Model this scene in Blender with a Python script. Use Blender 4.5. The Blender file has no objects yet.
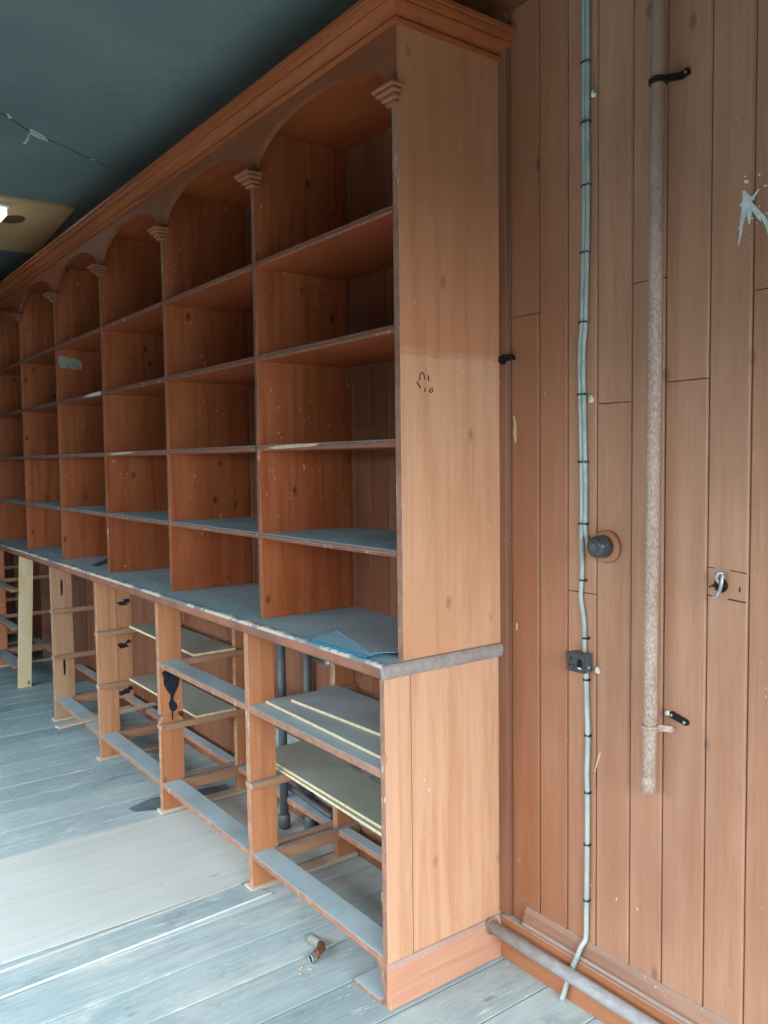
import bpy, bmesh, math, random
from mathutils import Vector, Matrix
random.seed(7)
SC = bpy.context.scene
COL = SC.collection
PI = math.pi

# ------------------------------------------------------------------ helpers
def srgb(r, g, b):
    f = lambda c: (c/255/12.92) if c/255 <= .04045 else ((c/255+.055)/1.055)**2.4
    return (f(r), f(g), f(b), 1)

class MB:
    """collects shapes in world coordinates and links them as ONE mesh object"""
    def __init__(s): s.bm = bmesh.new()
    def box(s, x0, x1, y0, y1, z0, z1, mi=0):
        vs = [s.bm.verts.new((x, y, z)) for x in (x0, x1) for y in (y0, y1) for z in (z0, z1)]
        fs = []
        for q in ((0,1,3,2), (4,6,7,5), (0,4,5,1), (2,3,7,6), (0,2,6,4), (1,5,7,3)):
            f = s.bm.faces.new([vs[i] for i in q]); f.material_index = mi; fs.append(f)
        return vs, fs
    def obox(s, a, b, w, h, up=(0,0,1), mi=0):
        """bar from a to b, w wide (sideways), h high (along up)"""
        a, b = Vector(a), Vector(b); d = (b-a).normalized()
        sd = d.cross(Vector(up)).normalized(); u = sd.cross(d).normalized()
        vs = []
        for p in (a, b):
            for i, j in ((-1,-1), (1,-1), (1,1), (-1,1)):
                vs.append(s.bm.verts.new(p + sd*i*w/2 + u*j*h/2))
        for q in ((3,2,1,0), (4,5,6,7), (0,1,5,4), (1,2,6,5), (2,3,7,6), (3,0,4,7)):
            s.bm.faces.new([vs[i] for i in q]).material_index = mi
    def prism(s, pts, axis, a0, a1, mi=0, smooth=False):
        """polygon pts (2D) extruded along axis from a0 to a1"""
        def P(p, a):
            return {'x': (a, p[0], p[1]), 'y': (p[0], a, p[1]), 'z': (p[0], p[1], a)}[axis]
        A = [s.bm.verts.new(P(p, a0)) for p in pts]; B = [s.bm.verts.new(P(p, a1)) for p in pts]
        n = len(pts)
        s.bm.faces.new(A).material_index = mi; s.bm.faces.new(B[::-1]).material_index = mi
        for i in range(n):
            f = s.bm.faces.new((A[i], B[i], B[(i+1) % n], A[(i+1) % n])); f.material_index = mi; f.smooth = smooth
    def tube(s, path, r, n=12, cap=True, mi=0):
        path = [Vector(p) for p in path]; rings = []
        ref = Vector((0, 0, 1))
        d0 = (path[1]-path[0]).normalized()
        if abs(d0.z) > .9: ref = Vector((1, 0, 0))
        for i, p in enumerate(path):
            d = (path[min(i+1, len(path)-1)] - path[max(i-1, 0)]).normalized()
            sd = d.cross(ref).normalized(); u = sd.cross(d).normalized()
            rr = r[i] if isinstance(r, (list, tuple)) else r
            rings.append([s.bm.verts.new(p + (sd*math.cos(2*PI*k/n) + u*math.sin(2*PI*k/n))*rr) for k in range(n)])
        for i in range(len(rings)-1):
            for k in range(n):
                f = s.bm.faces.new((rings[i][k], rings[i][(k+1) % n], rings[i+1][(k+1) % n], rings[i+1][k])); f.smooth = True; f.material_index = mi
        if cap:
            s.bm.faces.new(rings[0][::-1]).material_index = mi; s.bm.faces.new(rings[-1]).material_index = mi
    def ring(s, c, R, r, axis='z', n=20, m=8, mi=0):
        c = Vector(c); V = []
        for i in range(n):
            a = 2*PI*i/n
            row = []
            for k in range(m):
                b = 2*PI*k/m; q = R + r*math.cos(b); h = r*math.sin(b)
                o = {'z': (q*math.cos(a), q*math.sin(a), h), 'y': (q*math.cos(a), h, q*math.sin(a)), 'x': (h, q*math.cos(a), q*math.sin(a))}[axis]
                row.append(s.bm.verts.new(c + Vector(o)))
            V.append(row)
        for i in range(n):
            for k in range(m):
                f = s.bm.faces.new((V[i][k], V[(i+1) % n][k], V[(i+1) % n][(k+1) % m], V[i][(k+1) % m])); f.smooth = True; f.material_index = mi
    def poly3(s, pts, th, mi=0):
        """flat polygon pts (3D, top side) given a thickness straight down"""
        A = [s.bm.verts.new(p) for p in pts]; B = [s.bm.verts.new((p[0], p[1], p[2]-th)) for p in pts]
        n = len(pts); s.bm.faces.new(A).material_index = mi; s.bm.faces.new(B[::-1]).material_index = mi
        for i in range(n): s.bm.faces.new((A[(i+1) % n], A[i], B[i], B[(i+1) % n])).material_index = min(mi+1, 1)
    def build(s, name, mat, parent=None, loc=None, bevel=0.0, seg=2):
        bmesh.ops.recalc_face_normals(s.bm, faces=s.bm.faces)
        if loc is None: loc = Vector((0, 0, 0))
        base = Vector(loc)
        for v in s.bm.verts: v.co -= base
        me = bpy.data.meshes.new(name); s.bm.to_mesh(me); s.bm.free()
        for m in (mat if isinstance(mat, (list, tuple)) else [mat]): me.materials.append(m)
        o = bpy.data.objects.new(name, me); COL.objects.link(o)
        if parent is not None:
            o.parent = parent
            w = parent; tot = Vector((0, 0, 0))
            while w is not None: tot += w.location; w = w.parent
            o.location = base - tot
        else: o.location = base
        if bevel:
            b = o.modifiers.new('bevel', 'BEVEL'); b.width = bevel; b.segments = seg; b.limit_method = 'ANGLE'
            b.angle_limit = math.radians(40)
        return o

def thing(name, label, cat, loc=(0, 0, 0), group=None):
    o = bpy.data.objects.new(name, None); COL.objects.link(o); o.location = loc; o.empty_display_size = .1
    return tag(o, label, cat, group)
def tag(o, label, cat, group=None):
    o['label'] = label; o['category'] = cat
    if group: o['group'] = group
    return o
def struct(o, label=None):
    o['kind'] = 'structure'
    if label: o['label'] = label
    return o

# ------------------------------------------------------------------ materials
class NT:
    def __init__(s, name):
        s.m = bpy.data.materials.new(name); s.m.use_nodes = True
        s.t = s.m.node_tree; s.n = s.t.nodes; s.l = s.t.links
        s.b = s.n['Principled BSDF']
    def new(s, typ, **kw):
        n = s.n.new(typ)
        for k, v in kw.items(): setattr(n, k, v)
        return n
    def lk(s, a, b): s.l.new(a, b)
    def coords(s, scale, rot=(0, 0, 0)):
        g = s.new('ShaderNodeNewGeometry'); oi = s.new('ShaderNodeObjectInfo')
        mul = s.new('ShaderNodeMath', operation='MULTIPLY'); mul.inputs[1].default_value = 7.3
        s.lk(oi.outputs['Random'], mul.inputs[0])
        add = s.new('ShaderNodeVectorMath', operation='ADD')
        s.lk(g.outputs['Position'], add.inputs[0]); s.lk(mul.outputs[0], add.inputs[1])
        mp = s.new('ShaderNodeMapping'); mp.inputs['Scale'].default_value = scale; mp.inputs['Rotation'].default_value = rot
        s.lk(add.outputs[0], mp.inputs[0]); return mp.outputs[0]
    def noise(s, scale, sc=1, detail=4, rough=.55, dist=0):
        n = s.new('ShaderNodeTexNoise'); n.inputs['Scale'].default_value = sc; n.inputs['Detail'].default_value = detail
        n.inputs['Roughness'].default_value = rough; n.inputs['Distortion'].default_value = dist
        s.lk(s.coords(scale), n.inputs['Vector']); return n.outputs['Fac']
    def ramp(s, src, lo, hi, a=0.0, b=1.0):
        n = s.new('ShaderNodeMapRange'); n.inputs[1].default_value = lo; n.inputs[2].default_value = hi
        n.inputs[3].default_value = a; n.inputs[4].default_value = b; s.lk(src, n.inputs[0]); return n.outputs[0]
    def mix(s, fac, a, b, mode='MIX'):
        n = s.new('ShaderNodeMix', data_type='RGBA', blend_type=mode)
        for i, v in ((0, fac), (6, a), (7, b)):
            if hasattr(v, 'links') or hasattr(v, 'is_linked'): s.lk(v, n.inputs[i])
            else: n.inputs[i].default_value = v
        return n.outputs[2]
    def mul(s, a, b, op='MULTIPLY'):
        n = s.new('ShaderNodeMath', operation=op)
        for i, v in ((0, a), (1, b)):
            if hasattr(v, 'is_linked'): s.lk(v, n.inputs[i])
            else: n.inputs[i].default_value = v
        return n.outputs[0]
    def normal(s, axis):
        g = s.new('ShaderNodeNewGeometry'); x = s.new('ShaderNodeSeparateXYZ'); s.lk(g.outputs['Normal'], x.inputs[0])
        return x.outputs[axis]
    def pos(s, axis):
        g = s.new('ShaderNodeNewGeometry'); x = s.new('ShaderNodeSeparateXYZ'); s.lk(g.outputs['Position'], x.inputs[0])
        return x.outputs[axis]
    def attr(s, name):
        a = s.new('ShaderNodeAttribute'); a.attribute_name = name; return a.outputs['Fac']
    def bump(s, h, strength=.2, dist=.002):
        n = s.new('ShaderNodeBump'); n.inputs['Strength'].default_value = strength; n.inputs['Distance'].default_value = dist
        s.lk(h, n.inputs['Height']); s.lk(n.outputs[0], s.b.inputs['Normal'])
    def done(s, col, rough=.6, metal=0, spec=.3):
        if hasattr(col, 'is_linked'): s.lk(col, s.b.inputs['Base Color'])
        else: s.b.inputs['Base Color'].default_value = col
        if hasattr(rough, 'is_linked'): s.lk(rough, s.b.inputs['Roughness'])
        else: s.b.inputs['Roughness'].default_value = rough
        s.b.inputs['Metallic'].default_value = metal
        s.b.inputs['Specular IOR Level'].default_value = spec
        return s.m

DUST = srgb(164, 206, 222)
def wood(name, base, dark, light=None, axis='z', knots=.5, chips=.5, dust=None, front=None, rough=.5, tone=False,
         blotch=.35, chipcol=srgb(225, 215, 200), seam=None, gr=1.0):
    t = NT(name); k = gr
    st = {'z': (1, 1, .06), 'x': (.06, 1, 1), 'y': (1, .06, 1)}[axis]
    S = lambda m: tuple(c*m*k for c in st)
    light = light or base
    g1 = t.noise(S(28), 1, 5, .6, .6)
    g2 = t.noise(S(130), 1, 3, .6)
    big = t.noise((1.6, 1.6, .9) if axis == 'z' else (1.3, 1.3, 1.3), 1.5, 3, .5)
    c = t.mix(t.ramp(g1, .35, .7), base, light)
    c = t.mix(t.ramp(g1, .5, .25, 0, .35), c, dark)
    c = t.mix(t.ramp(big, .45, .7, 0, blotch), c, dark)
    c = t.mix(t.ramp(g2, .4, .75, 0, .16), c, dark)
    if tone:
        a = t.attr('tone')
        c = t.mix(t.ramp(a, .5, 1, 0, .7), c, light); c = t.mix(t.ramp(a, .5, 0, 0, .7), c, dark)
    if knots:
        v = t.new('ShaderNodeTexVoronoi'); v.inputs['Scale'].default_value = 1
        t.lk(t.coords(tuple((9.5 if q == 1 else 5.5) for q in st)), v.inputs['Vector'])
        kn = t.ramp(v.outputs['Distance'], .13, .05, 0, knots)
        c = t.mix(kn, c, tuple(x*.25 for x in dark[:3])+(1,))
    if chips:
        n1 = t.noise((60, 60, 45), 1, 3, .7); n2 = t.noise((3.2, 3.2, 3.2), 1, 2, .5)
        m = t.mul(t.ramp(n1, .675, .70), t.ramp(n2, .48, .6))
        c = t.mix(t.mul(m, chips), c, chipcol)
    if seam:
        # painted or dirty upper part above a wavy line (a real change of coating)
        z = t.pos(2); w = t.noise((14, 14, 2), 1, 3); h = t.mul(z, t.ramp(w, .3, .7, -.012, .012), 'ADD')
        c = t.mix(t.ramp(h, seam[0]-.006, seam[0]+.02, 0, 1), c, t.mix(1.0, c, seam[1], 'MULTIPLY'))
        ln = t.mul(t.ramp(h, seam[0]-.007, seam[0], 0, 1), t.ramp(h, seam[0]+.009, seam[0], 0, 1))
        c = t.mix(t.mul(ln, t.ramp(t.noise((9, 9, 9), 1, 3), .4, .6, 0, .6)), c, dark)
    if front is not None:
        fm = t.ramp(t.normal(1), -.6, -.85)
        fc = t.mix(t.ramp(t.noise((25, 25, 25), 1, 4, .7), .35, .7), front, tuple(x*.6 for x in front[:3])+(1,))
        fc = t.mix(t.ramp(t.noise((45, 45, 9), 1, 4, .75), .62, .66, 0, .85), fc, chipcol)
        c = t.mix(fm, c, fc)
    if dust is not None:
        dm = t.mul(t.ramp(t.normal(2), .6, .85), t.ramp(t.noise((9, 9, 9), 1, 5, .65), .2, .36, .55, 1))
        dc = t.mix(t.ramp(t.noise((5, 5, 5), 1, 5, .6), .35, .7), dust, tuple(x*.72 for x in dust[:3])+(1,))
        c = t.mix(dm, c, dc)
        r = t.ramp(dm, 0, 1, rough, .75)
    else: r = t.ramp(g1, .3, .7, rough-.06, rough+.08)
    t.bump(g1, .25, .002)
    return t.done(c, r)

M = {}
M['end'] = wood('end_panel_paint', srgb(214, 162, 126), srgb(186, 126, 88), srgb(222, 172, 138), knots=.42, chips=.7, rough=.5,
                dust=srgb(172, 158, 150), front=srgb(172, 128, 106), blotch=.4, seam=(1.785, (.84, .70, .62, 1)))
M['lowend'] = wood('lower_end_panel_paint', srgb(214, 164, 130), srgb(188, 130, 94), srgb(224, 176, 144), knots=.3, chips=1, rough=.5, dust=srgb(172, 158, 150),
                   front=srgb(176, 130, 108))
M['skirt'] = wood('skirting_paint', srgb(212, 156, 126), srgb(182, 124, 96), srgb(220, 168, 140), axis='y', knots=.2, chips=.8, dust=srgb(178, 172, 168))
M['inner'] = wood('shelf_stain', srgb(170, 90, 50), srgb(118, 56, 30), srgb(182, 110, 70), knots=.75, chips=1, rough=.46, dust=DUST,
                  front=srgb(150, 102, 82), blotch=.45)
M['shelf'] = wood('shelf_board_stain', srgb(160, 74, 40), srgb(116, 50, 28), srgb(172, 88, 48), axis='x', knots=.4, chips=.3, rough=.5, dust=DUST,
                  front=srgb(152, 104, 84), blotch=.4)
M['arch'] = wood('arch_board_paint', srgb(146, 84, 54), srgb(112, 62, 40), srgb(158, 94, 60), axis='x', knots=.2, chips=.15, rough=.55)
M['cornice'] = wood('cornice_varnish', srgb(166, 88, 50), srgb(128, 62, 34), srgb(178, 102, 60), axis='x', knots=.1, chips=.1, rough=.48)
M['capital'] = wood('capital_varnish', srgb(160, 100, 72), srgb(120, 70, 48), srgb(170, 112, 82), axis='x', knots=0, chips=.6)
M['post'] = wood('post_orange', srgb(198, 130, 88), srgb(164, 94, 56), srgb(208, 146, 104), knots=.5, chips=1, dust=srgb(150, 142, 136),
                 front=srgb(196, 150, 122))
M['postmid'] = wood('post_faded', srgb(196, 138, 98), srgb(156, 98, 62), srgb(206, 154, 116), knots=.7, chips=.5, dust=srgb(150, 150, 145), front=srgb(186, 146, 118))
M['postdark'] = wood('old_brown_post', srgb(124, 88, 70), srgb(96, 66, 52), srgb(136, 100, 82), knots=.3, chips=.3)
M['postraw'] = wood('post_bare', srgb(186, 144, 110), srgb(146, 104, 76), srgb(198, 160, 126), knots=.7, chips=.5, dust=srgb(150, 150, 145),
                    front=srgb(190, 152, 122))
M['rail'] = wood('rail_wood', srgb(182, 128, 96), srgb(140, 92, 66), srgb(196, 144, 112), axis='x', knots=.2, chips=.8, dust=srgb(178, 198, 206),
                 front=srgb(184, 136, 112))
M['bearer'] = wood('bearer_wood', srgb(176, 130, 100), srgb(134, 94, 70), srgb(190, 148, 118), axis='y', knots=.2, chips=.8, dust=srgb(156, 152, 146),
                   front=srgb(196, 160, 134))
M['pine'] = wood('new_pine', srgb(232, 208, 164), srgb(208, 172, 118), srgb(240, 222, 184), knots=.8, chips=0, rough=.6, blotch=.15)
M['strip'] = wood('old_strip', srgb(204, 190, 168), srgb(160, 140, 118), srgb(220, 208, 186), axis='y', knots=.2, chips=.5, rough=.7)

def wall_mat():
    t = NT('plank_wall_paint')
    g1 = t.noise((22, 22, 1.2), 1, 5, .6, .6); g2 = t.noise((120, 120, 6), 1, 3)
    big = t.noise((3, 3, 1.2), 1, 4, .55)
    base, dark, light = srgb(174, 126, 98), srgb(132, 86, 62), srgb(188, 144, 118)
    c = t.mix(t.ramp(g1, .35, .7), base, light)
    c = t.mix(t.ramp(big, .45, .72, 0, .55), c, dark)
    a = t.attr('tone')
    c = t.mix(t.ramp(a, .5, 1, 0, .6), c, light); c = t.mix(t.ramp(a, .5, 0, 0, .6), c, srgb(150, 88, 54))
    c = t.mix(t.ramp(g2, .45, .75, 0, .22), c, dark)
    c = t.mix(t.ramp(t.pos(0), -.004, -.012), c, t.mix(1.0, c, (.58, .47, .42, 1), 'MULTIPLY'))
    v = t.new('ShaderNodeTexVoronoi'); v.inputs['Scale'].default_value = 1
    t.lk(t.coords((7, 7, 3.4)), v.inputs['Vector'])
    c = t.mix(t.ramp(v.outputs['Distance'], .09, .04, 0, .45), c, srgb(70, 40, 26))
    m = t.mul(t.ramp(t.noise((60, 60, 40), 1, 3, .7), .71, .735), t.ramp(t.noise((3, 3, 3), 1, 2), .5, .65))
    c = t.mix(m, c, srgb(220, 205, 185))
    t.bump(g1, .2, .002)
    return t.done(c, t.ramp(g1, .3, .7, .42, .55))
M['wall'] = wall_mat()

def floor_mat():
    t = NT('worn_floorboards')
    g1 = t.noise((26, 1.3, 26), 1, 6, .65, .8); g2 = t.noise((110, 7, 110), 1, 3, .6)
    big = t.noise((2.2, 1.4, 2), 1, 5, .6); worn = t.noise((7, 3, 7), 1, 6, .7)
    c = t.mix(t.ramp(g1, .32, .7), srgb(168, 190, 194), srgb(198, 212, 212))
    c = t.mix(t.ramp(big, .42, .62, 0, .6), c, srgb(142, 170, 180))
    c = t.mix(t.ramp(worn, .54, .66, 0, .6), c, srgb(222, 224, 218))
    c = t.mix(t.ramp(worn, .40, .30, 0, .5), c, srgb(108, 124, 128))
    a = t.attr('tone')
    c = t.mix(t.ramp(a, .5, 1, 0, .55), c, srgb(214, 222, 224)); c = t.mix(t.ramp(a, .5, 0, 0, .7), c, srgb(130, 150, 158))
    c = t.mix(t.ramp(g2, .45, .8, 0, .3), c, srgb(96, 108, 110))
    # the far floor's dimmer light, painted into the colour as deeper blue-grey
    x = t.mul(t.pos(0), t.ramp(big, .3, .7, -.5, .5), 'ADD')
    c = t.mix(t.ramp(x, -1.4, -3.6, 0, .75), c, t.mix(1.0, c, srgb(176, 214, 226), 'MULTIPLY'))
    v = t.new('ShaderNodeTexVoronoi'); v.inputs['Scale'].default_value = 1; t.lk(t.coords((7, 2.6, 7)), v.inputs['Vector'])
    c = t.mix(t.ramp(v.outputs['Distance'], .085, .04, 0, .6), c, srgb(96, 110, 118))
    sc = t.noise((60, 9, 60), 1, 6, .8); c = t.mix(t.ramp(sc, .60, .64, 0, .65), c, srgb(232, 236, 230)); c = t.mix(t.ramp(sc, .37, .33, 0, .55), c, srgb(92, 108, 112))
    t.bump(g1, .35, .002)
    return t.done(c, t.ramp(g1, .3, .7, .5, .7))
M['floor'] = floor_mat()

def counter_mat():
    t = NT('counter_top_paint')
    n = t.noise((6, 6, 6), 1, 6, .65); f = t.noise((50, 18, 50), 1, 4)
    c = t.mix(t.ramp(n, .3, .7), srgb(142, 184, 200), srgb(172, 202, 212))
    c = t.mix(t.ramp(f, .5, .75, 0, .35), c, srgb(120, 136, 142))
    c = t.mix(t.ramp(t.noise((7, 16, 7), 1, 4, .7), .645, .67, 0, .8), c, srgb(190, 196, 196))
    # chipped white undercoat along the front edge
    y = t.pos(1); w = t.mul(y, t.ramp(t.noise((16, 16, 16), 1, 6, .8), .3, .7, .03, -.03), 'ADD')
    c = t.mix(t.ramp(y, -.415, -.447, 0, .55), c, srgb(112, 118, 120))
    edge = t.mul(t.ramp(w, -.441, -.445), t.ramp(t.noise((3.1, .5, 3.1), 1, 3), .42, .46))
    edge = t.mul(edge, t.ramp(t.pos(2), .942, .948))
    c = t.mix(edge, c, srgb(232, 228, 216))
    fm = t.mul(t.ramp(t.normal(1), -.5, -.85), t.ramp(t.pos(2), .951, .944))
    c = t.mix(fm, c, t.mix(t.ramp(n, .4, .6), srgb(170, 116, 92), srgb(140, 98, 82)))
    c = t.mix(t.ramp(t.normal(2), -.4, -.8), c, srgb(140, 84, 56))
    t.bump(n, .1, .001)
    return t.done(c, .62)
M['counter'] = counter_mat()

def ceil_mat():
    t = NT('ceiling_dark_paint')
    n = t.noise((1.6, 1.6, 1.6), 1, 4, .5); f = t.noise((30, 30, 30), 1, 4)
    c = t.mix(t.ramp(n, .35, .7), srgb(112, 126, 126), srgb(132, 144, 142))
    c = t.mix(t.ramp(f, .4, .7, 0, .12), c, srgb(60, 72, 74))
    return t.done(c, .7)
M['ceil'] = ceil_mat()

def plain(name, col, rough=.5, metal=0, var=.25, sc=30, col2=None, spec=.3):
    t = NT(name); n = t.noise((sc, sc, sc), 1, 4, .6)
    d = col2 or tuple(x*(1-var) for x in col[:3])+(1,)
    c = t.mix(t.ramp(n, .4, .65), col, d); t.bump(n, .1, .001)
    return t.done(c, rough, metal, spec)
M['ply_top'] = plain('hardboard_face', srgb(168, 174, 164), .65, var=.12, sc=5, col2=srgb(154, 160, 150))
M['ply_blue'] = plain('hardboard_face_dusty', srgb(176, 192, 196), .65, sc=5, col2=srgb(162, 178, 182))
M['ply_edge'] = plain('board_cut_edge', srgb(236, 220, 180), .7, var=.2, sc=60)
M['sheet'] = wood('floor_sheet', srgb(204, 212, 210), srgb(188, 192, 188), srgb(214, 220, 218), axis='y', knots=.3, chips=.3, rough=.7, blotch=.3)
M['lath_edge'] = plain('pale_painted_edge', srgb(226, 230, 224), .6, var=.15)
M['plaster'] = plain('bare_plaster', srgb(164, 170, 166), .85, sc=12, col2=srgb(120, 130, 130))
M['grey_pipe'] = plain('grey_iron_pipe', srgb(98, 106, 108), .5, .2, sc=40)
M['cable'] = plain('cable_white', srgb(176, 190, 186), .45, sc=20, col2=srgb(152, 170, 168))
M['clip'] = plain('dark_clip', srgb(50, 56, 56), .5)
M['bakelite'] = plain('dark_bakelite', srgb(66, 70, 74), .32, sc=50, spec=.5)
M['bake_side'] = plain('worn_bakelite', srgb(84, 92, 96), .35, sc=50, spec=.5)
M['black'] = plain('black_soot', srgb(22, 22, 26), .8, sc=20)
M['soot'] = plain('soot_blue_black', srgb(30, 32, 42), .8, sc=40, col2=srgb(48, 52, 66))
M['iron'] = plain('dark_iron', srgb(44, 42, 40), .45, .6)
M['zinc'] = plain('worn_zinc', srgb(176, 182, 182), .35, .6, sc=60)
M['whitepaint'] = plain('white_paint_splash', srgb(214, 226, 222), .6, sc=60)
M['plug'] = plain('white_plug', srgb(232, 226, 216), .6)
M['paleflake'] = plain('bare_wood_flake', srgb(222, 196, 160), .7, sc=60)
M['rose'] = plain('wooden_rose', srgb(176, 122, 92), .5, sc=25)
M['pencil'] = plain('pencil_mark', srgb(86, 52, 38), .8)
M['stampink'] = plain('stamp_ink', srgb(70, 76, 72), .8)
M['blue_folder'] = plain('blue_card', srgb(158, 214, 236), .55, sc=6, col2=srgb(148, 206, 230))
M['blue_edge'] = plain('blue_card_edge', srgb(40, 110, 150), .6)
M['grey_folder'] = plain('grey_card', srgb(164, 186, 194), .6, sc=8, var=.1)
M['damp_shade'] = plain('damp_shaded_boards', srgb(112, 132, 140), .5, sc=14, col2=srgb(96, 114, 122))
M['labelpaper'] = plain('torn_label', srgb(166, 164, 152), .7, sc=25, var=.3)
M['ceilboard'] = plain('brown_ceiling_board', srgb(222, 178, 130), .7, sc=3, col2=srgb(212, 168, 120))
M['ovalmark'] = plain('brown_oval_mark', srgb(110, 84, 60), .7)  # darker brown oval on the ceiling board
M['copper'] = plain('tarnished_copper', srgb(142, 98, 78), .45, .5, sc=60)
M['fitgrey'] = plain('dusty_plastic', srgb(150, 152, 148), .6)
M['plasterwhite'] = plain('grey_wall', srgb(128, 126, 120), .8, sc=3, var=.06)
M['ground'] = plain('pavement', srgb(130, 130, 126), .85, sc=4)
def rust():
    t = NT('rust_painted_pipe')
    n = t.noise((170, 170, 110), 1, 5, .75); b = t.noise((8, 8, 5), 1, 3)
    c = t.mix(t.ramp(b, .4, .65), srgb(170, 142, 124), srgb(150, 118, 100))
    m = t.mul(t.ramp(n, .42, .62), t.ramp(t.pos(2), 2.3, 1.8, .1, .6))
    c = t.mix(m, c, srgb(206, 198, 190)); t.bump(n, .5, .001)
    return t.done(c, .6)
M['rust'] = rust()
def floorpipe():
    t = NT('painted_floor_pipe'); n = t.noise((30, 60, 60), 1, 5, .7)
    c = t.mix(t.ramp(n, .4, .6), srgb(168, 170, 172), srgb(152, 152, 154))
    return t.done(t.mix(t.ramp(n, .66, .70), c, srgb(166, 146, 134)), .5)
M['fpipe'] = floorpipe()
M['nosing'] = plain('worn_grey_nosing', srgb(168, 160, 156), .5, sc=35, col2=srgb(150, 140, 136))
M['baseb'] = wood('baseboard_stain', srgb(176, 116, 80), srgb(134, 78, 50), srgb(188, 130, 94), axis='x', knots=.3, chips=.9, dust=srgb(176, 166, 160))
M['mould'] = wood('baseboard_moulding', srgb(160, 122, 102), srgb(120, 86, 70), srgb(176, 138, 118), axis='x', knots=0, chips=.9, dust=srgb(172, 162, 156))
M['coving'] = wood('coving_varnish', srgb(130, 76, 46), srgb(100, 54, 32), srgb(140, 86, 54), axis='x', knots=0, chips=0)
M['trim'] = wood('corner_strip', srgb(138, 94, 72), srgb(104, 68, 52), srgb(150, 106, 84), knots=.2, chips=.6)

# ------------------------------------------------------------------ measures
Z = [2.177, 1.863, 1.558, 1.256]          # tops of the four shelves
CT = .956                                  # counter top
YU, YL = -.382, -.443                      # fronts of upper shelving and lower carcass
PW, UW = .816, .799                        # bay widths below and above
NB = 8
XL = -NB*UW
RX0, RX1, RY0, H = -7.1, 2.5, -2.9, 2.95

def tonemesh(o, tones):
    at = o.data.attributes.new('tone', 'FLOAT', 'FACE')
    for i, v in enumerate(tones): at.data[i].value = v

# ------------------------------------------------------------------ setting
# floor: every board bevelled, one surface
b = MB(); tones = []
edges = [-.86, -.70, -.515, -.345, -.16, .03, .20, .37, .545, .72]
while edges[0] > RX0: edges.insert(0, edges[0] - random.choice((.155, .17, .18, .165)))
while edges[-1] < RX1: edges.append(edges[-1] + random.choice((.165, .18)))
rs = random.Random(3)
for x0, x1 in zip(edges, edges[1:]):
    ys = [RY0, RY0 + rs.uniform(.4, 3), 0.02]
    if -2.3 < x0 < .1: ys = [RY0, 0.02]
    for y0, y1 in zip(ys, ys[1:]):
        tv = .12 if abs(x0+.16) < .01 else rs.uniform(.3, .8)
        g = .0016
        P = [(x0+g, 0), (x0+g, -.02), (x1-g, -.02), (x1-g, 0)]
        f0 = len(b.bm.faces)
        b.prism([(x0+g, -.003), (x0+g, -.03), (x1-g, -.03), (x1-g, -.003), (x1-g-.003, 0), (x0+g+.003, 0)], 'y', y0+.001, y1-.001)
        tones += [tv]*(len(b.bm.faces)-f0)
f0 = len(b.bm.faces); b.box(RX0-.2, RX1+.2, RY0-.2, .15, -.08, -.031); tones += [0]*(len(b.bm.faces)-f0)
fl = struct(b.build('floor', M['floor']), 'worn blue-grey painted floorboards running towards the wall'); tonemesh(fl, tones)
# dampness on the boards, and the shaded gap behind it painted dark
def blob(cx, cy, rx, ry, n, seed, rough=.3, rot=0):
    r = random.Random(seed); out = []
    for i in range(n):
        a = 2*PI*i/n; q = 1 + r.uniform(-rough, rough)
        x, y = rx*q*math.cos(a), ry*q*math.sin(a)
        out.append((cx + x*math.cos(rot) - y*math.sin(rot), cy + x*math.sin(rot) + y*math.cos(rot)))
    return out
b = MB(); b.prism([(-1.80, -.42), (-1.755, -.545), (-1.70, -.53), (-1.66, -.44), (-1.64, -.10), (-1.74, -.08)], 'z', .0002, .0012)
b.build('damp_shade_patch', M['damp_shade'], fl)

# back wall: tongued vertical planks
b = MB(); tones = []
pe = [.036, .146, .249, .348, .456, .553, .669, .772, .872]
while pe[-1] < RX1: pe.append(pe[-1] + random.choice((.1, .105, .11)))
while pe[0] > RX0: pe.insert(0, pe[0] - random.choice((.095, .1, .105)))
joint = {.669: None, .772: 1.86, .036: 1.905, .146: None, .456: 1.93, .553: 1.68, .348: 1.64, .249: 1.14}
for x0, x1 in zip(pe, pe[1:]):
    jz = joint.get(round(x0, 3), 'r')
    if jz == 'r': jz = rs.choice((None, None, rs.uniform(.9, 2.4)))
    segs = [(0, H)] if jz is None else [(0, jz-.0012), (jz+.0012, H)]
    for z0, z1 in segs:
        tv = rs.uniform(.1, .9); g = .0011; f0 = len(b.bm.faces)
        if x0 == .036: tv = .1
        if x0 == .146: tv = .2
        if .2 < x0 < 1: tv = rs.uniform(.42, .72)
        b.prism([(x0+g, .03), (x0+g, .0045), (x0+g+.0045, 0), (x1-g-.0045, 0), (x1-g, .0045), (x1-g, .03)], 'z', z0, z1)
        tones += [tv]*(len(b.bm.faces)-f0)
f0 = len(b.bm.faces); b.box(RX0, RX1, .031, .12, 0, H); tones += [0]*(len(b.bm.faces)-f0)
wb = struct(b.build('wall_back', M['wall']), 'brown painted wall of narrow vertical tongue-and-groove planks'); tonemesh(wb, tones)
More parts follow.
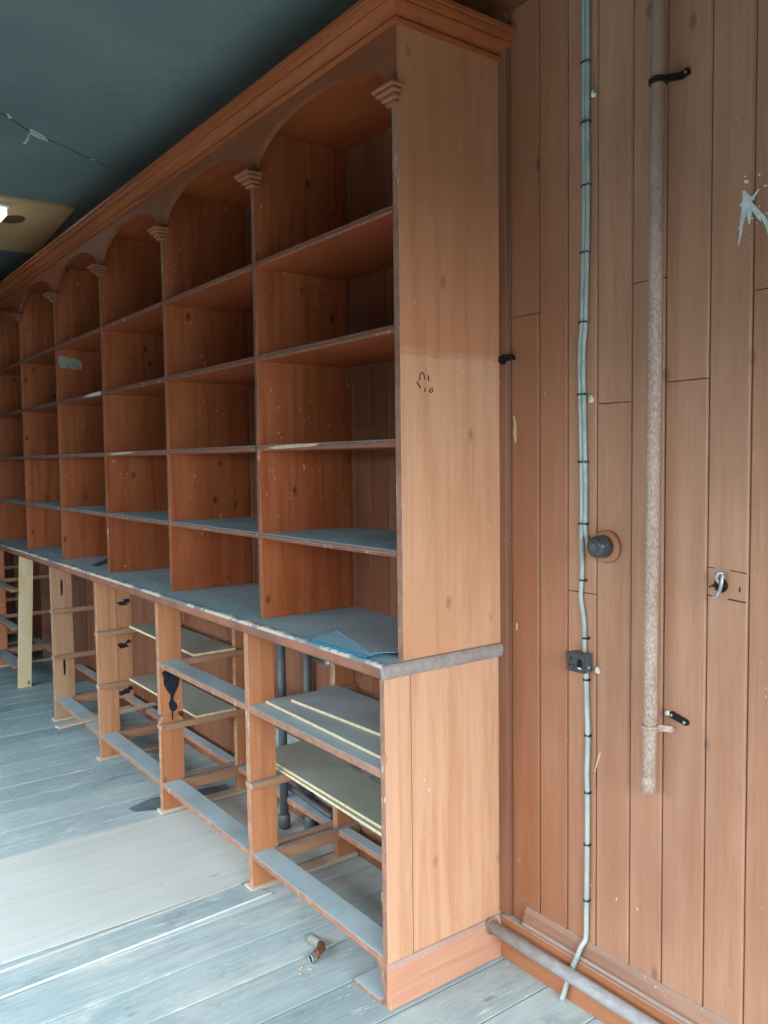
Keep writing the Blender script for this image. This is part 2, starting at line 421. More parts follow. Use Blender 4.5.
# paint splash on the planks
b = MB(); r = random.Random(5)
NS = [0]
def strk(pts, w, y=-.0008):
    NS[0] += 1; y = y - .00004*NS[0]
    """flat stroke on the wall plane; pts (x,z), w width list"""
    L = []; R = []
    for i, p in enumerate(pts):
        a = pts[max(i-1, 0)]; c = pts[min(i+1, len(pts)-1)]
        d = Vector((c[0]-a[0], c[1]-a[1])).normalized(); n = Vector((-d.y, d.x)); ww = w[i] if isinstance(w, (list, tuple)) else w
        L.append((p[0]+n.x*ww/2, p[1]+n.y*ww/2)); R.append((p[0]-n.x*ww/2, p[1]-n.y*ww/2))
    b.prism(L + R[::-1], 'y', y, .0004)
strk([(.755, 2.068), (.752, 2.04), (.745, 2.01), (.742, 1.985), (.738, 1.965)], [.016, .014, .008, .004, .001])
strk([(.76, 2.06), (.762, 2.03), (.763, 2.005)], [.014, .012, .002])
strk([(.765, 2.05), (.78, 2.03), (.795, 2.012), (.806, 1.99), (.81, 1.965)], [.006, .008, .008, .01, .003])
strk([(.77, 2.04), (.782, 2.018), (.79, 2.005)], [.01, .007, .001])
strk([(.748, 2.08), (.757, 2.06), (.765, 2.04)], [.006, .018, .012])
strk([(.74, 2.05), (.752, 2.052), (.772, 2.062), (.784, 2.074)], [.004, .012, .006, .002])
strk([(.750, 2.10), (.760, 2.096)], [.006, .006]); strk([(.795, 2.078), (.802, 2.077)], [.003, .004])
for i in range(16):
    x, z = r.gauss(.768, .025), r.gauss(2.035, .03); q = r.uniform(.001, .003)
    strk([(x-q, z), (x+q, z+r.uniform(-q, q))], q)
b.build('paint_splash', M['whitepaint'], wb)
b = MB()
strk([(.049, 1.625), (.055, 1.60), (.053, 1.575), (.057, 1.545)], [.002, .008, .010, .002])
strk([(.052, 1.585), (.058, 1.57)], [.006, .003])
strk([(.06, 1.02), (.058, 1.0)], .004); strk([(.345, .66), (.365, .72)], [.002, .006])
b.build('bare_wood_chip', M['paleflake'], wb)
b = MB(); b.box(-1.50, -.62, -.006, .001, .74, .905); b.box(-1.45, -.60, -.006, .001, .13, .34)
b.build('plaster_patch', M['plaster'], wb)
for zz in (.80, .745):
    b = MB(); b.obox((-1.50, -.014, zz), (-.72, -.014, zz-.004), .016, .012); b.build('batten', M['bearer'], wb)

b = MB(); b.box(RX0-.1, RX1+.1, RY0-.1, .12, H, H+.1)
ce = struct(b.build('ceiling', M['ceil']), 'dark grey-green painted ceiling with a fine crack')
b = MB()
def cstrk(pts, w):
    L = []; R = []
    for i, p in enumerate(pts):
        a = pts[max(i-1, 0)]; c = pts[min(i+1, len(pts)-1)]
        d = Vector((c[0]-a[0], c[1]-a[1])).normalized(); n = Vector((-d.y, d.x)); ww = w[i] if isinstance(w, (list, tuple)) else w
        L.append((p[0]+n.x*ww/2, p[1]+n.y*ww/2)); R.append((p[0]-n.x*ww/2, p[1]-n.y*ww/2))
    b.prism(L + R[::-1], 'z', H-.0008, H+.001)
cp = [(-1.99, -.90), (-2.05, -.83), (-2.10, -.78), (-2.15, -.71), (-2.20, -.62), (-2.23, -.55), (-2.28, -.49), (-2.31, -.42), (-2.35, -.36), (-2.40, -.24)]
cstrk(cp, [.006, .005, .006, .007, .004, .004, .006, .004, .003, .002]); b.build('ceiling_crack', M['black'], ce)
b = MB(); cstrk([(-2.10, -.755), (-2.14, -.725), (-2.17, -.69), (-2.20, -.655)], [.006, .045, .04, .004])
cstrk([(-2.16, -.745), (-2.23, -.735), (-2.29, -.735)], [.004, .008, .012]); cstrk([(-1.99, -.87), (-2.03, -.85)], .012)
cstrk([(-2.305, -.43), (-2.318, -.41)], .008); b.build('flaked_paint', M['whitepaint'], ce)
struct(fl); struct(ce)

b = MB(); b.box(-.001, .036, -.018, 0, .13, H-.19)
struct(b.build('trim_1', M['trim'], bevel=.003), 'narrow dark upright strip between shelving end and plank wall')
b = MB(); pr = [(0, H-.19), (-.012, H-.19), (-.016, H-.17), (-.03, H-.16), (-.05, H-.13), (-.08, H-.10), (-.09, H-.07), (-.115, H-.06), (-.12, H), (0, H)]
b.prism(pr, 'x', RX0, RX1)
struct(b.build('trim_2', M['coving']), 'brown wooden coving along the top of the plank wall')
b = MB(); b.box(.0155, RX1, -.028, -.0005, 0, .128)
bb = struct(b.build('baseboard_back', M['baseb'], bevel=.003), 'plain brown skirting board below the plank wall')
b = MB(); b.prism([(-.0005, .129), (-.026, .129), (-.026, .136), (-.020, .140), (-.022, .150), (-.016, .158), (-.014, .170), (-.006, .180), (-.0005, .181)], 'x', .10, RX1)
b.build('skirting_moulding', M['mould'], bb)

# the unseen sides of the shop: window openings give the daylight
WZ0, WZ1 = .12, 1.90
b = MB(); b.box(RX0-.12, RX0, RY0, .12, 0, H)
struct(b.build('wall_left', M['plasterwhite']), 'plain end wall of the shop')
b = MB(); wy0, wy1 = -2.7, -.35
b.box(RX1, RX1+.12, RY0, wy0, 0, H); b.box(RX1, RX1+.12, wy1, .12, 0, H); b.box(RX1, RX1+.12, wy0, wy1, 0, WZ0); b.box(RX1, RX1+.12, wy0, wy1, WZ1, H)
struct(b.build('wall_right', M['plasterwhite']), 'window wall of the shop')
wx0, wx1 = -3.4, 2.3
b = MB(); b.box(RX0-.12, wx0, RY0-.12, RY0, 0, H); b.box(wx1, RX1+.12, RY0-.12, RY0, 0, H); b.box(wx0, wx1, RY0-.12, RY0, 0, WZ0); b.box(wx0, wx1, RY0-.12, RY0, WZ1, H)
struct(b.build('wall_front', M['plasterwhite']), 'street wall of the shop')
b = MB()
for y in (wy0, (wy0+wy1)/2, wy1): b.box(RX1+.02, RX1+.08, y-.03, y+.03, WZ0, WZ1)
b.box(RX1+.02, RX1+.08, wy0, wy1, WZ0, WZ0+.05); b.box(RX1+.02, RX1+.08, wy0, wy1, WZ1-.05, WZ1)
struct(b.build('window_1', M['plasterwhite']), 'side shop window frame')
b = MB()
for x in (wx0, -1.5, .4, wx1): b.box(x-.03, x+.03, RY0-.08, RY0-.02, WZ0, WZ1)
b.box(wx0, wx1, RY0-.08, RY0-.02, WZ0, WZ0+.05); b.box(wx0, wx1, RY0-.08, RY0-.02, WZ1-.05, WZ1)
struct(b.build('window_2', M['plasterwhite']), 'street shop window frame')

# ------------------------------------------------------------------ upper shelving
sh = thing('shelving_unit', 'tall orange-brown wooden wall shelving with arched bays standing on the long counter', 'shelving', (0, 0, CT))
b = MB(); b.box(-.018, .008, YU, -.0005, CT+.0005, 2.66)
b.build('end_panel', M['end'], sh, bevel=.002)
marks = MB()
def estrk(bm_, pts, r_, x=.0088):
    bm_.tube([(x, p[0], p[1]) for p in pts], r_, 6)
estrk(marks, [(-.318, 1.716), (-.315, 1.732), (-.307, 1.737), (-.302, 1.730), (-.300, 1.718)], .0018)
estrk(marks, [(-.287, 1.730), (-.286, 1.716)], .0018)
estrk(marks, [(-.326, 1.712), (-.321, 1.702), (-.314, 1.695)], .0018)
estrk(marks, [(-.300, 1.695), (-.298, 1.685)], .0018)
estrk(marks, [(-.285, 1.686), (-.279, 1.694), (-.272, 1.696), (-.272, 1.687), (-.280, 1.684)], .0018)
ep = bpy.data.objects['end_panel']
marks.build('pencil_marks', M['pencil'], ep)

for j in range(1, NB+1):
    x = -j*UW
    b = MB(); b.box(x-.011, x+.011, YU, -.0005, CT+.0005, 2.62)
    d = b.build('divider', M['inner'], sh, loc=(x, 0, CT), bevel=.0025)
    if j == 4:
        b = MB(); lab = [(-.368, 2.118), (-.33, 2.119), (-.31, 2.108), (-.29, 2.112), (-.25, 2.104), (-.238, 2.085), (-.237, 2.058), (-.25, 2.045), (-.30, 2.052), (-.362, 2.052), (-.365, 2.07), (-.371, 2.09)]
        b.prism(lab, 'x', x+.0112, x+.0126); b.build('torn_label', M['labelpaper'], d)
for j in range(NB):
    xr = -.018 if j == 0 else -j*UW-.011
    xl = -(j+1)*UW+.011
    for i, z in enumerate(Z):
        sag = .004*random.uniform(-1, 1) if j else 0
        b = MB()
        # nosed front edge with a small groove
        t = .020
        b.prism([(-.0005, z-t), (YU+.002, z-t), (YU-.001, z-t+.004), (YU-.001, z-t+.009), (YU+.0015, z-t+.0105), (YU-.001, z-t+.012), (YU, z-.002), (YU+.003, z), (-.0005, z)],
                'x', xl+.0003, xr-.0003)
        s = b.build('shelf', M['shelf'], sh, loc=((xl+xr)/2, 0, z-t))
        if (j, i) in ((3, 1),):
            b = MB(); b.prism([(xr-.30, z-.012), (xr-.24, z-.004), (xr-.17, z-.001), (xr-.02, z+.0005), (xr-.02, z-.017), (xr-.13, z-.018), (xr-.22, z-.015)], 'y', YU-.003, YU+.003)
            b.build('bare_edge', M['plug'], s)
        if (j, i) in ((0, 2), (2, 2)):
            q = MB()
            x0 = xl+.05; pts = [(x0, z-.010), (x0+.08, z-.004), (x0+.2, z-.002), (x0+.34, z-.003), (x0+.30, z-.011), (x0+.18, z-.013), (x0+.07, z-.015)]
            q.prism(pts, 'y', YU-.0028, YU+.003); q.build('bare_edge', M['paleflake'], s)
b = MB(); b.box(XL, -.018, YU+.021, -.0005, 2.62, 2.64); b.build('top_board', M['shelf'], sh)
# arched fascia, one board per bay
for j in range(NB):
    xr, xl = (.007 if j == 0 else -j*UW-.0004), -(j+1)*UW+.0004
    cx = -(j+.5)*UW - (.006 if j == 0 else 0); a, h, sp = .384, .146, 2.452
    arc = [(cx+a*math.cos(t), sp+h*math.sin(t)**.92) for t in [PI*i/36 for i in range(1, 36)]]
    pts = [(xl, 2.645), (xl, 2.425), (cx-a, 2.425), (cx-a, sp)] + arc[::-1] + [(cx+a, sp), (cx+a, 2.425), (xr, 2.425), (xr, 2.645)]
    b = MB(); b.prism(pts, 'y', YU-.0012, YU+.0188)
    # drop the boards in front of the dividers' top ends
    b.build('arch_board', M['arch'], sh, loc=(cx, YU, 2.5))
for j in range(NB+1):
    x = -.005 if j == 0 else -j*UW
    b = MB()
    for (w, pj, z0, z1) in ((.050, .042, 2.460, 2.470), (.043, .034, 2.449, 2.460), (.032, .022, 2.436, 2.449), (.023, .013, 2.424, 2.436)):
        b.box(x-w, x+w*.9, YU-pj, YU+.02 if j else YU+.001, z0, z1)
    b.build('capital', M['capital'], sh, loc=(x, YU, 2.44), bevel=.004)
# cornice swept round the end
prof = [(0, 2.630), (.010, 2.630), (.013, 2.638), (.006, 2.641), (.006, 2.647), (.020, 2.653), (.034, 2.666), (.038, 2.672), (.030, 2.6745), (.048, 2.677), (.053, 2.690),
        (.050, 2.6925), (.060, 2.695), (.061, 2.706), (0, 2.706)]
b = MB(); rings = []
for (o_, z) in [(p_[0]*.9, p_[1]) for p_ in prof]:
    rings.append([b.bm.verts.new((XL-.02, YU-.002-o_, z)), b.bm.verts.new((.0085+o_, YU-.002-o_, z)), b.bm.verts.new((.0085+o_, -.0005, z))])
n = len(prof)
for i in range(n):
    k = (i+1) % n
    for s_ in (0, 1): b.bm.faces.new((rings[i][s_], rings[i][s_+1], rings[k][s_+1], rings[k][s_]))
b.bm.faces.new([r_[0] for r_ in rings]); b.bm.faces.new([r_[2] for r_ in rings][::-1])
b.build('cornice', M['cornice'], sh)
b = MB(); b.box(XL, .008, YU-.002, -.0005, 2.682, 2.7); b.build('top_cover', M['cornice'], sh)

# ------------------------------------------------------------------ counter
b = MB(); xr = .0006
pts = [(-.0005, .914), (YL-.004, .914), (YL-.010, .920), (YL-.012, .932), (YL-.014, .944), (YL-.010, .952), (YL-.004, CT), (-.0005, CT)]
b.prism(pts, 'x', XL-.05, xr)
co = tag(b.build('worktop', M['counter']), 'long blue-grey painted counter top with chipped white front edge below the shelving', 'worktop')
b = MB(); xr = .0088
pts = [(.0008, .9145), (xr+.003, .916), (xr+.009, .924), (xr+.012, .935), (xr+.010, .946), (xr+.005, .9535), (.0090, CT-.0005), (.0088, CT-.0002), (.0008, CT-.0002)]
b.prism(pts, 'y', YL-.010, -.0005, smooth=False)
o = b.build('side_nosing', M['nosing'], co); o['label'] = 'rounded grey side nosing'

# ------------------------------------------------------------------ lower carcass
lc = thing('base_cabinet', 'open drawerless wooden counter frame of posts and rails under the grey counter top', 'cabinet', (0, 0, 0))
b = MB(); b.box(-.022, .0, YL, -.3530, .0, .9138); b.box(-.022, -.0015, -.3505, -.0005, 0, .9138); b.box(-.020, -.010, -.354, -.349, 0, .9138)
b.build('end_panel', M['lowend'], lc, bevel=.0015)
b = MB(); b.prism([(.0003, 0), (.0150, 0), (.0150, .111), (.003, .122), (.0003, .122)], 'y', YL-.004, -.0005)
b.build('skirting', M['skirt'], lc, bevel=.001)
frames = {}
for j in range(1, NB+1):
    x0 = -.003-.816*j; raw = j in (3, 4)
    mp = M['postraw'] if j == 4 else M['postmid'] if j == 3 else M['post']
    w = .030; yb = -.34
    if j == 4: yb = -.325
    b = MB(); z1 = .9138
    if j == 5:
        b = MB(); b.box(x0, x0+w, -.088, -.001, .0005, z1); b.build('back_post', M['postdark'], lc, loc=(x0, -.04, 0), bevel=.003)
        continue
    if j == 2:
        b.box(x0, x0+w, YL, yb, .43, z1)
        b.prism([(YL, .016), (yb, .016), (yb, .40), (yb-.02, .418), (YL+.018, .418), (YL, .40)], 'x', x0, x0+w)
        b.box(x0+.004, x0+w-.004, YL+.02, yb-.02, .41, .44)
    else: b.box(x0, x0+w, YL, yb, .016, z1)
    fp = b.build('front_post', mp, lc, loc=(x0, YL, 0), bevel=.003)
    b = MB(); b.box(x0, x0+w, -.088, -.001, .016, z1); b.build('back_post', M['postdark'] if j > 2 else mp, lc, loc=(x0, -.04, 0), bevel=.003)
    b = MB(); b.box(x0-.012, x0+w+.014, YL-.012, -.002, 0.0012, .0158); b.build('sole_plate', M['strip'], lc, bevel=.002)
    # bearers either side of the posts
    sides = [(x0+w+.0003, x0+w+.026), (x0-.026, x0-.0003)]
    for s_, (a0, a1) in enumerate(sides):
        b = MB(); b.box(a0, a1, YL+.09, -.001, .092, .1335); b.build('bearer', M['bearer'], lc, bevel=.002)
    a0, a1 = sides[0]
    for z in (.662, .392):
        a = YL+.004 if not (j in (1, 2) and z > .6) else YL+.09
        b = MB(); b.obox(((a0+a1)/2, a, z-.013), ((a0+a1)/2, -.001, z-.013+.002), .024, .026)
        b.build('bearer', M['bearer'], lc, bevel=.002)
        if z < .5 or raw:
            # tongue of the bearer let into the post's front
            b = MB(); b.box(x0+.003, a1, YL-.006, YL+.012, z-.022, z-.002); b.build('bearer_end', M['bearer'], lc, bevel=.003)
    if j == 2:
        b = MB(); b.prism([(-.432, .612), (-.418, .622), (-.39, .626), (-.352, .616), (-.346, .60), (-.352, .575), (-.36, .54), (-.375, .515), (-.384, .49), (-.376, .478),
                            (-.368, .465), (-.366, .45), (-.376, .438), (-.385, .438), (-.388, .40), (-.392, .40), (-.394, .44), (-.402, .455), (-.405, .475), (-.397, .49), (-.396, .51), (-.41, .53), (-.424, .56), (-.424, .59)],
                           'x', x0+w+.0002, x0+w+.0012)
        q = b.build('burn_mark', M['soot'], fp); q['label'] = 'blue-black scorch mark'
    if j == 4:
        for zz in (.80, .33):
            b = MB(); b.prism([(-.388, zz-.06), (-.380, zz-.065), (-.376, zz-.01), (-.378, zz+.03), (-.386, zz+.032), (-.390, zz)], 'x', x0+w+.0002, x0+w+.001)
            b.build('keyhole_slot', M['black'], fp)
    if j == 3:
        b = MB(); b.box(x0+.004, x0+w-.004, -.3395, -.262, .30, .9138)
        pk = b.build('packing_board', mp, lc, bevel=.002)
        for zz in (.79, .575, .33):
            b = MB(); b.prism(blob(-.31, zz, .028, .014, 9, int(zz*100), .45), 'x', x0+w-.0038, x0+w-.0022)
            b.prism(blob(-.285, zz+.012, .018, .010, 8, int(zz*77), .5), 'x', x0+w-.0038, x0+w-.001)
            b.build('scorch_mark', M['soot'], pk)
# rails
for j in range(NB):
    xr = -.0225 if j == 0 else -.003-.816*j - .0003
    xl = -.003-.816*(j+1)+.0303
    if j == 5: xr = -4.24
    if j != 4:
        b = MB(); b.box(xl-.027, xr, YL-.0015, YL+.086, .115, .1355); b.build('front_rail', M['rail'], lc, bevel=.003)
    if j in (0, 1):
        b = MB(); b.box(xl-.027, xr, YL-.0015, YL+.084, .638, .661); b.build('front_rail', M['rail'], lc, bevel=.003)
    if j in (5, 6, 7):
        for z in (.661, .40):
            b = MB(); b.box(xl, xr, YL-.0015, YL+.05, z-.02, z); b.build('front_rail', M['rail'], lc, bevel=.003)
    b = MB(); b.box(xl+.027, xr-.027 if j else xr-.03, -.10, -.055, .112, .1335); b.build('back_rail', M['rail'], lc, bevel=.002)
b = MB(); b.box(-.048, -.0225, YL+.095, -.001, .092, .1335); b.build('bearer', M['bearer'], lc, bevel=.002)
b = MB(); b.box(-.055, -.0225, YL+.02, -.30, .27, .30); b.build('bearer', M['bearer'], lc, bevel=.002)
# curved bracket under the first rail
b = MB(); b.prism([(-.0225, .1145), (-.060, .1145), (-.045, .100), (-.034, .078), (-.028, .045), (-.0225, .035)], 'y', YL+.001, YL+.022)
b.build('bracket', M['lowend'], lc, bevel=.001)
b = MB(); b.box(-.15, -.0235, YL-.012, -.33, .0012, .014); b.build('sole_plate', M['rail'], lc, bevel=.002)

# ------------------------------------------------------------------ loose boards in the frame
def board(name, pts, th, label, cat, mat='ply_top', group=None):
    cx = sum(p[0] for p in pts)/len(pts); cy = sum(p[1] for p in pts)/len(pts); cz = min(p[2] for p in pts)-th
    b = MB(); b.poly3(pts, th, 0)
    o = b.build(name, [M[mat], M['ply_edge']], loc=(cx, cy, cz)); tag(o, label, cat, group); return o
zb = .6625
board('hardboard_sheet', [(-.777, -.385, zb+.010), (-.760, -.095, zb+.010), (-.030, -.095, zb+.010), (-.030, -.400, zb+.010)], .009,
      'wider dusty grey board lying on the middle rail of the nearest bay', 'board', 'ply_blue', 'boards stored in the counter frame')
board('hardboard_sheet', [(-.700, -.325, zb+.020), (-.762, -.102, zb+.020), (-.035, -.110, zb+.020), (-.034, -.292, zb+.020)], .009,
      'smaller dusty grey board on top of the wide one in the nearest bay', 'board', 'ply_blue', 'boards stored in the counter frame')
zl = .3955
o = board('hardboard_sheet', [(-.985, -.310, zl+.020), (-.985, -.098, zl+.020), (-.028, -.095, zl+.020), (-.028, -.330, zl+.020)], .009,
      'beige-grey board with stamped lettering, topmost of the lower pair in the nearest bay', 'board', 'ply_top', 'boards stored in the counter frame')
b = MB()
def fstrk(pts, r_, z): b.tube([(p[0], p[1], z) for p in pts], r_, 5)
def letters(x, y, dx, dy, seq):
    # simple block strokes on the board, reading along (dx,dy)
    ux, uy = dx, dy; vx, vy = -dy, dx
    for ch in seq:
        for st in ch:
            b.tube([(x+ux*p*.016+vx*q*.022, y+uy*p*.016+vy*q*.022, zl+.0202) for p, q in st], .0012, 5)
        x += ux*.024; y += uy*.024
F = [[(0, 0), (0, 1), (1, 1)], [(0, .5), (.8, .5)]]; U = [[(0, 1), (0, 0), (1, 0), (1, 1)]]; Lc = [[(0, 1), (0, 0), (1, 0)]]; I = [[(.5, 0), (.5, 1)]]
N_ = [[(0, 0), (0, 1), (1, 0), (1, 1)]]; O_ = [[(0, 0), (0, 1), (1, 1), (1, 0), (0, 0)]]; R_ = [[(0, 0), (0, 1), (1, 1), (1, .5), (0, .5), (1, 0)]]
letters(-.645, -.125, .995, -.07, (F, U, Lc, Lc)); b.build('stamped_word', M['stampink'], o)
b = MB(); letters(-.52, -.134, .995, -.07, (N_, O_, O_, R_)); b.build('stamped_word', M['stampink'], o)
board('hardboard_sheet', [(-.978, -.315, zl+.010), (-.978, -.10, zl+.010), (-.030, -.10, zl+.010), (-.030, -.345, zl+.010)], .009,
      'beige-grey board with pale cut edge, underneath the lettered one in the nearest bay', 'board', 'ply_top', 'boards stored in the counter frame')
board('hardboard_sheet', [(-2.405, -.285, .676), (-2.405, -.095, .676), (-1.583, -.095, .676), (-1.583, -.295, .676)], .011,
      'grey board in the third bay from the right, upper of the two on the bearers', 'board', 'ply_top', 'boards stored in the counter frame')
board('hardboard_sheet', [(-2.41, -.292, .404), (-2.41, -.10, .404), (-1.583, -.10, .404), (-1.583, -.292, .404)], .010,
      'grey board in the third bay from the right, lower of the two on the bearers', 'board', 'ply_top', 'boards stored in the counter frame')

# pine props
def prop(a, t, label):
    b = MB(); b.obox(a, t, .085, .024, up=(1, 0, 0)); o = b.build('wooden_prop', M['pine'], loc=a, bevel=.002); tag(o, label, 'prop', 'new pine props under the far counter')
prop((-4.165, -.395, .0015), (-3.975, -.398, .912), 'new pale pine prop leaning under the counter, nearer and fully visible')
prop((-4.985, -.390, .0015), (-4.93, -.395, .912), 'new pale pine prop farther left, cut by the left picture edge')
b = MB(); b.obox((-2.655, -.590, .143), (-2.745, -.030, .143), .050, .010)
o = b.build('timber_strip', M['strip'], loc=(-2.66, -.59, .138), bevel=.001)
tag(o, 'thin loose timber strip lying across the bottom rails between the two bare wood posts', 'timber strip')

# upright iron pipes standing behind the second bay
GP = 'upright grey iron pipes in the nearest bay'
for (x, y, z0, lb) in ((-1.155, -.105, .0015, 'grey iron pipe nearer the wide orange post, with a coupling at the floor'), (-1.075, -.032, .0015, 'grey iron pipe in the nearest bay, nearer the rear post')):
    t = thing('iron_pipe', lb, 'pipe', (x, y, z0), GP)
    b = MB(); b.tube([(x, y, z0+.02), (x, y, .913)], .0175, 16); b.build('tube', M['grey_pipe'], t)
    b = MB(); b.tube([(x, y, z0), (x, y, z0+.008), (x, y, z0+.03), (x, y, z0+.06), (x, y, z0+.064)], [.020, .024, .0235, .0235, .019], 16); b.build('coupling', M['grey_pipe'], t)
# low branch pipe along the wall and a small tap
b = MB(); b.tube([(-1.50, -.0665, .20), (-1.20, -.0665, .165), (-1.0, -.0665, .15), (-.85, -.0665, .142)], .012, 12)
tag(b.build('branch_pipe', M['grey_pipe'], loc=(-1.5, -.03, .125)), 'thin grey pipe running low along the wall behind the two upright pipes', 'pipe')
t = thing('stop_valve', 'small grey valve on thin pipework at the wall under the counter', 'valve', (-.90, -.03, .72))
b = MB(); b.tube([(-1.02, -.03, .715), (-.93, -.03, .722), (-.80, -.03, .728)], .008, 10); b.build('tube', M['grey_pipe'], t)
b = MB(); b.tube([(-.935, -.03, .722), (-.93, -.03, .722), (-.90, -.03, .724), (-.895, -.03, .724)], [.010, .015, .015, .010], 12); b.build('body', M['zinc'], t)
b = MB(); b.tube([(-.915, -.030, .728), (-.915, -.048, .745)], .005, 8); b.obox((-.935, -.05, .747), (-.895, -.05, .747), .010, .006); b.build('handle', M['zinc'], t)

# ------------------------------------------------------------------ cards on the counter
def sheetobj(name, pts, th, mats, label, cat):
    b = MB(); b.poly3(pts, th, 0)
    c = (sum(p[0] for p in pts)/len(pts), sum(p[1] for p in pts)/len(pts), min(p[2] for p in pts)-th)
    return tag(b.build(name, mats, loc=c), label, cat, 'cards on the counter')
c0 = CT+.0006
sheetobj('blue_folder', [(-.362, -.449, c0+.004), (-.425, -.300, c0+.004), (-.120, -.352, c0+.004), (-.078, -.446, c0+.004)], .004, [M['blue_folder'], M['blue_edge']],
         'light blue card folder, lowest in the stack on the counter', 'folder')
sheetobj('blue_folder', [(-.366, -.445, c0+.009), (-.428, -.295, c0+.009), (-.100, -.345, c0+.009), (-.068, -.440, c0+.009)], .004, [M['blue_folder'], M['blue_edge']],
         'light blue card folder on top of the other blue one, partly under the grey card', 'folder')
b = MB(); r0 = c0+.0105
G = [[(-.418, -.322, r0), (-.43, -.27, r0), (-.37, -.09, r0)], [(-.24, -.372, r0+.001), (-.25, -.27, r0), (-.22, -.09, r0)], [(-.085, -.425, r0+.002), (-.12, -.29, r0), (-.12, -.09, r0)], [(-.030, -.385, r0+.008), (-.030, -.28, r0+.003), (-.030, -.09, r0)]]
vt = [[b.bm.verts.new(p) for p in row] for row in G]; vb = [[b.bm.verts.new((p[0], p[1], p[2]-.0012)) for p in row] for row in G]
for i in range(3):
    for k in range(2):
        b.bm.faces.new((vt[i][k], vt[i+1][k], vt[i+1][k+1], vt[i][k+1])); b.bm.faces.new((vb[i][k+1], vb[i+1][k+1], vb[i+1][k], vb[i][k]))
    b.bm.faces.new((vt[i][0], vb[i][0], vb[i+1][0], vt[i+1][0])); b.bm.faces.new((vt[i][2], vt[i+1][2], vb[i+1][2], vb[i][2]))
for k in range(2):
    b.bm.faces.new((vt[0][k], vt[0][k+1], vb[0][k+1], vb[0][k])); b.bm.faces.new((vt[3][k], vb[3][k], vb[3][k+1], vt[3][k+1]))
tag(b.build('grey_card', M['grey_folder'], loc=(-.2, -.25, c0+.0093)), 'large grey card with a curled corner lying over the blue folders', 'card', 'cards on the counter')
for (pts, lb) in (([(-1.94, -.10), (-1.70, -.33), (-1.67, -.30), (-1.90, -.075)], 'dark narrow offcut lying on the counter at the second upright from the right'),
                  ([(-3.02, -.18), (-2.74, -.36), (-2.70, -.34), (-2.98, -.16)], 'dark thin lath on the counter in the fourth bay from the right')):
    b = MB(); b.poly3([(p[0], p[1], c0+.003) for p in pts], .003)
    if 'fourth' in lb:
        tag(b.build('thin_lath', [M['grey_pipe'], M['clip']], loc=(pts[0][0], pts[0][1], c0)), lb, 'lath')
    else: b.bm.free()

# ------------------------------------------------------------------ floor things
b = MB(); b.poly3([(-1.60, -2.1, .0055), (-1.572, -.03, .0055), (-.858, -.03, .0055), (-.878, -2.1, .0055)], .004)
tag(b.build('floor_sheet', [M['sheet'], M['lath_edge']], loc=(-1.2, -1.1, .0015)), 'wide pale dusty sheet lying on the floor and running in under the counter frame', 'sheet')
b = MB(); b.poly3([(-.800, -2.1, .0085), (-.856, -.46, .0085), (-.844, -.46, .0085), (-.780, -2.1, .0085)], .007)
tag(b.build('timber_lath', [M['lath_edge'], M['lath_edge']], loc=(-.85, -1.4, .0015)), 'thin pale lath on the floor running to the foot of the first orange post', 'lath')
b = MB(); b.poly3([(-.778, -2.1, .0095), (-.842, -.46, .0095), (-.730, -.40, .0095), (-.664, -2.1, .0095)], .008)
lf = b.build('loose_floorboard', [M['floor'], M['lath_edge']], loc=(-.78, -1.4, .0015)); tonemesh(lf, [.45]*len(lf.data.polygons))
tag(lf, 'raised grey floorboard with a pale edge beside the pale sheet', 'board')
t = thing('pipe_fitting', 'small copper and grey elbow fitting lying on the floorboards before the nearest bay', 'pipe fitting', (-.335, -.47, .0005))
b = MB(); b.tube([(-.395, -.450, .0165), (-.350, -.443, .0165)], [.0155, .0155], 14); b.build('grey_socket', M['fitgrey'], t, bevel=.002)
b = MB(); b.tube([(-.352, -.443, .0165), (-.338, -.443, .0165), (-.326, -.450, .0165), (-.318, -.462, .0165), (-.310, -.488, .0165)], .0105, 12); b.build('elbow', M['copper'], t)
b = MB(); b.ring((-.313, -.478, .0165), .012, .004, 'y'); b.build('collar', M['copper'], t)
b = MB(); b.tube([(-.308, -.488, .0165), (-.304, -.505, .0155)], .0125, 14, cap=False); b.ring((-.304, -.505, .0155), .0122, .0025, 'y'); b.build('open_end', M['zinc'], t)
b = MB()
for i in range(5): x = -.29+random.uniform(-.02, .02); y = -.54+random.uniform(-.02, .02); b.obox((x, y, .002), (x+.008, y+.003, .002), .004, .003)
tag(b.build('wood_crumbs', M['paleflake']), 'pale crumbs on the floor beside the copper fitting', 'debris')['kind'] = 'stuff'

# pipe along the foot of the wall
t = thing('floor_pipe', 'grey painted pipe running low in front of the skirting board', 'pipe', (.02, -.066, .10))
b = MB(); b.tube([(.0165, -.066, .107), (.4, -.066, .105), (.9, -.066, .103), (2.48, -.066, .1)], .0185, 18); b.build('tube', M['fpipe'], t)
b = MB(); b.tube([(.0165, -.066, .107), (.0185, -.066, .107)], .026, 18); b.build('collar', M['mould'], t)

